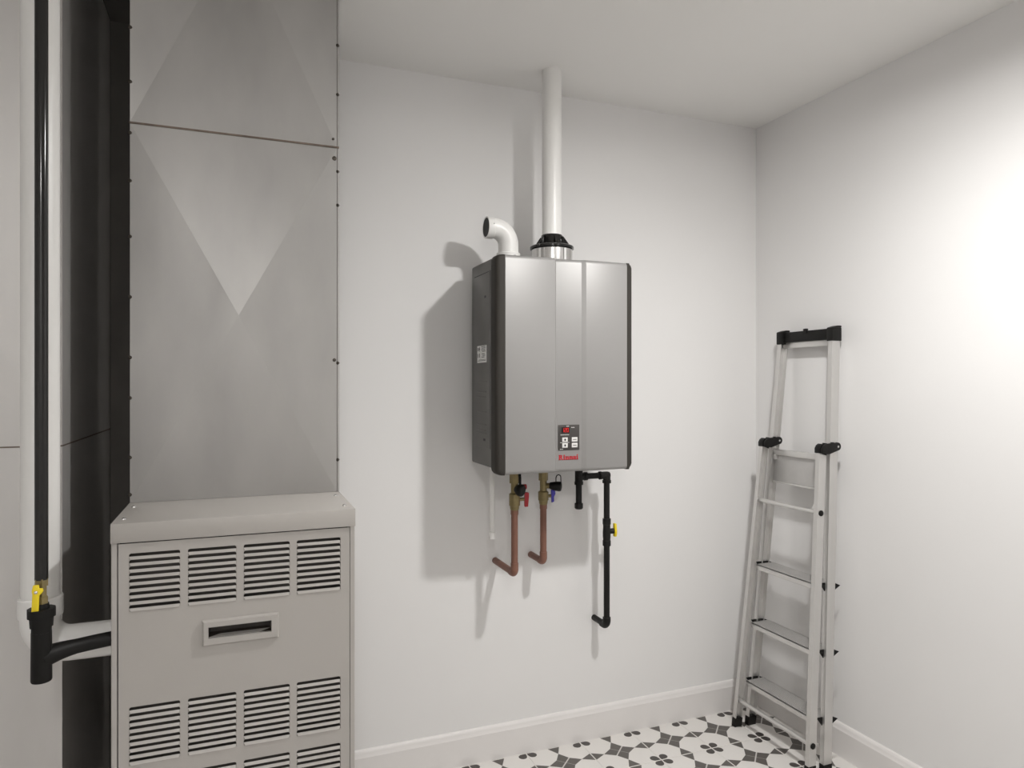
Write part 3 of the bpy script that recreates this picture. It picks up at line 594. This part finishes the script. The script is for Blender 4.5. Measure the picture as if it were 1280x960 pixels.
for sg in (1, -1):
    MB().loft(channel(tallX(0.028), LY + sg * tallW(0.028), TWX, TWY, sg), 0.028, channel(tallX(LZ - 0.03), LY + sg * tallW(LZ - 0.03), TWX, TWY, sg), LZ - 0.03).build('tall_rail', 'alu', ld, smooth=False)
    MB().loft(channel(supX(0.028), SY + sg * supW(0.028), SWX, SWY, sg), 0.028, channel(supX(1.066), SY + sg * supW(1.066), SWX, SWY, sg), 1.066).build('support_rail', 'alu', ld, smooth=False)
    for X_, W_, wx, wy, cy in ((tallX, tallW, TWX, TWY, LY), (supX, supW, SWX, SWY, SY)):
        p = [(X_(0) + a * (wx / 2 + 0.0015), cy + sg * W_(0) + b * (wy / 2 + 0.0015)) for a, b in ((-1, -1), (1, -1), (1, 1), (-1, 1))]
        q = [(X_(0.036) + a * (wx / 2 + 0.0015), cy + sg * W_(0.036) + b * (wy / 2 + 0.0015)) for a, b in ((-1, -1), (1, -1), (1, 1), (-1, 1))]
        MB().loft(p, 0.0005, q, 0.034).build('foot', 'rubber', ld, bevel=0.002)
    # hinge cap: rounded black block from the support rail over to the tall rail
    z0 = 1.060; xs_ = supX(z0) - SWX / 2 - 0.003; xe = tallX(z0) + 0.022; yc = SY + sg * supW(z0)
    pf = [(xs_ + 0.0, 0), (xs_, 0.016), (xs_ + 0.006, 0.026), (xs_ + 0.016, 0.032), (xs_ + 0.040, 0.034), (xs_ + 0.042, 0.037), (xs_ + 0.050, 0.037), (xs_ + 0.052, 0.034)] + \
         [(xe - 0.014 + 0.014 * math.sin(q), 0.022 + 0.014 * math.cos(q)) for q in [k * PI / 6 for k in range(7)]] + [(xs_ + 0.040, 0.0), (xs_ + 0.030, -0.003)]
    yt = LY + sg * tallW(z0) - TWY / 2            # face of the tall rail towards the viewer's side
    xm = supX(z0) + SWX / 2 + 0.002
    hc = MB().prism([(a, yc - 0.0125, z0 + b) for a, b in pf if a <= xm] + [(xm, yc - 0.0125, z0 + 0.034), (xm, yc - 0.0125, z0 - 0.002)][::1], (0, 0.024, 0))
    hc.prism([(a, yt - 0.0105, z0 + b) for a, b in pf], (0, 0.0095, 0))
    hc = hc.build('hinge_cap', 'blackplastic', ld, bevel=0.0015)
    MB().lathe((xe - 0.014, yt - 0.0105, z0 + 0.022), (0, -1, 0), [(0, 0.004), (0.0012, 0.004)], 12).build('pin', 'steel', hc)
# steps on the tall frame
for z in (0.618, 0.398, 0.178):
    W = tallW(z) - TWY / 2 - 0.001; X = tallX(z)
    mb = MB(); x0, x1 = X - 0.046, X + 0.034
    mb.box(x0, x1, LY - W, LY + W, z - 0.004, z)
    mb.box(x0, x0 + 0.003, LY - W, LY + W, z - 0.020, z); mb.box(x1 - 0.003, x1, LY - W, LY + W, z - 0.018, z)
    stp = mb.build('step', 'alu', ld, bevel=0.0006, bseg=1)
    mb = MB()
    for k in range(9): mb.box(x0 + 0.008 + k * 0.0078, x0 + 0.012 + k * 0.0078, LY - W + 0.002, LY + W - 0.002, z, z + 0.0012)
    mb.build('tread_ribs', 'aludark', stp, smooth=False)
    for sg in (1, -1):
        yy = LY + sg * (tallW(z) - 0.0045)
        mb = MB(); mb.prism([(X - 0.040, yy, z + 0.006), (X - 0.010, yy, z + 0.006), (X + 0.020, yy, z + 0.004), (X + 0.050, yy, z - 0.009), (X + 0.018, yy, z - 0.026), (X - 0.012, yy, z - 0.030)], (0, sg * 0.004, 0))
        mb.build('step_bracket', 'rubber', ld, smooth=False)
# folded platform
W = tallW(0.98) - TWY / 2 - 0.002
def slab(z0, z1, dx0, dx1, th):
    return [(tallX(z0) + dx0, LY - W, z0), (tallX(z1) + dx1, LY - W, z1), (tallX(z1) + dx1 + th, LY - W, z1), (tallX(z0) + dx0 + th, LY - W, z0)]
pf = MB().prism(slab(0.930, 1.046, -0.004, 0.000, 0.006), (0, 2 * W, 0)).build('platform', 'aludark', ld, bevel=0.001)
mb = MB(); mb.box(tallX(1.04) - 0.012, tallX(1.04) + 0.008, LY - W, LY + W, 1.030, 1.050); mb.build('platform_edge', 'alu', pf, bevel=0.0015)
mb = MB(); mb.box(tallX(0.93) - 0.010, tallX(0.93) + 0.004, LY - W, LY + W, 0.926, 0.932); mb.build('platform_edge', 'alu', pf, bevel=0.0015)
for sg in (1, -1):
    MB().box(tallX(1.02) - 0.014, tallX(1.02) + 0.002, LY + sg * (W - 0.012) - 0.004, LY + sg * (W - 0.012) + 0.004, 1.012, 1.032).build('platform_hinge', 'alu', pf, bevel=0.001)
MB().prism([(supX(0.86) + 0.004, 1.872, 0.858), (supX(0.86) + 0.004, 1.862, 0.858), (tallX(0.93) - 0.012, 1.842, 0.925), (tallX(0.93) - 0.012, 1.852, 0.925)], (0.003, 0, 0)).build('latch_arm', 'alu', ld, smooth=False)
# braces of the support frame
for z, r in ((0.858, 0.008), (0.098, 0.008)):
    W = supW(z) + SWY / 2
    MB().cyl((supX(z), SY - W + 0.003, z), (supX(z), SY + W - 0.003, z), r, 14).build('brace', 'alu', ld)
    for sg in (1, -1):
        MB().lathe((supX(z), SY + sg * W, z), (0, sg, 0), [(0, 0.010), (0.002, 0.010), (0.004, 0.006)], 16).build('brace_end', 'blackplastic', ld)
# top: aluminium cross piece under the black handle
z = LZ - 0.055; X = tallX(z); W = tallW(z)
MB().box(X + 0.002, X + 0.012, LY - W, LY + W, z + 0.006, z + 0.032).build('top_cross_piece', 'alu', ld, bevel=0.001)
z = LZ - 0.028; X = tallX(z); W = tallW(z)
hd = MB(); hd.box(X - 0.010, X + 0.011, LY - W, LY + W, z, z + 0.038)
hd = hd.build('top_handle', 'blackplastic', ld, bevel=0.0025)
for sg in (1, -1):
    mb = MB(); yc = LY + sg * W; mb.box(X - 0.021, X + 0.021, yc - 0.013, yc + 0.013, z - 0.006, z + 0.040)
    mb.prism([(X - 0.021, yc - 0.013, z + 0.040), (X + 0.021, yc - 0.013, z + 0.040), (X + 0.021, yc - 0.013, z + 0.047), (X + 0.004, yc - 0.013, z + 0.047)], (0, 0.026, 0))
    mb.build('end_block', 'blackplastic', hd, bevel=0.002)
MB().box(X - 0.014, X - 0.004, LY - 0.008, LY + 0.008, z + 0.028, z + 0.045).build('catch', 'blackplastic', hd, bevel=0.0015)
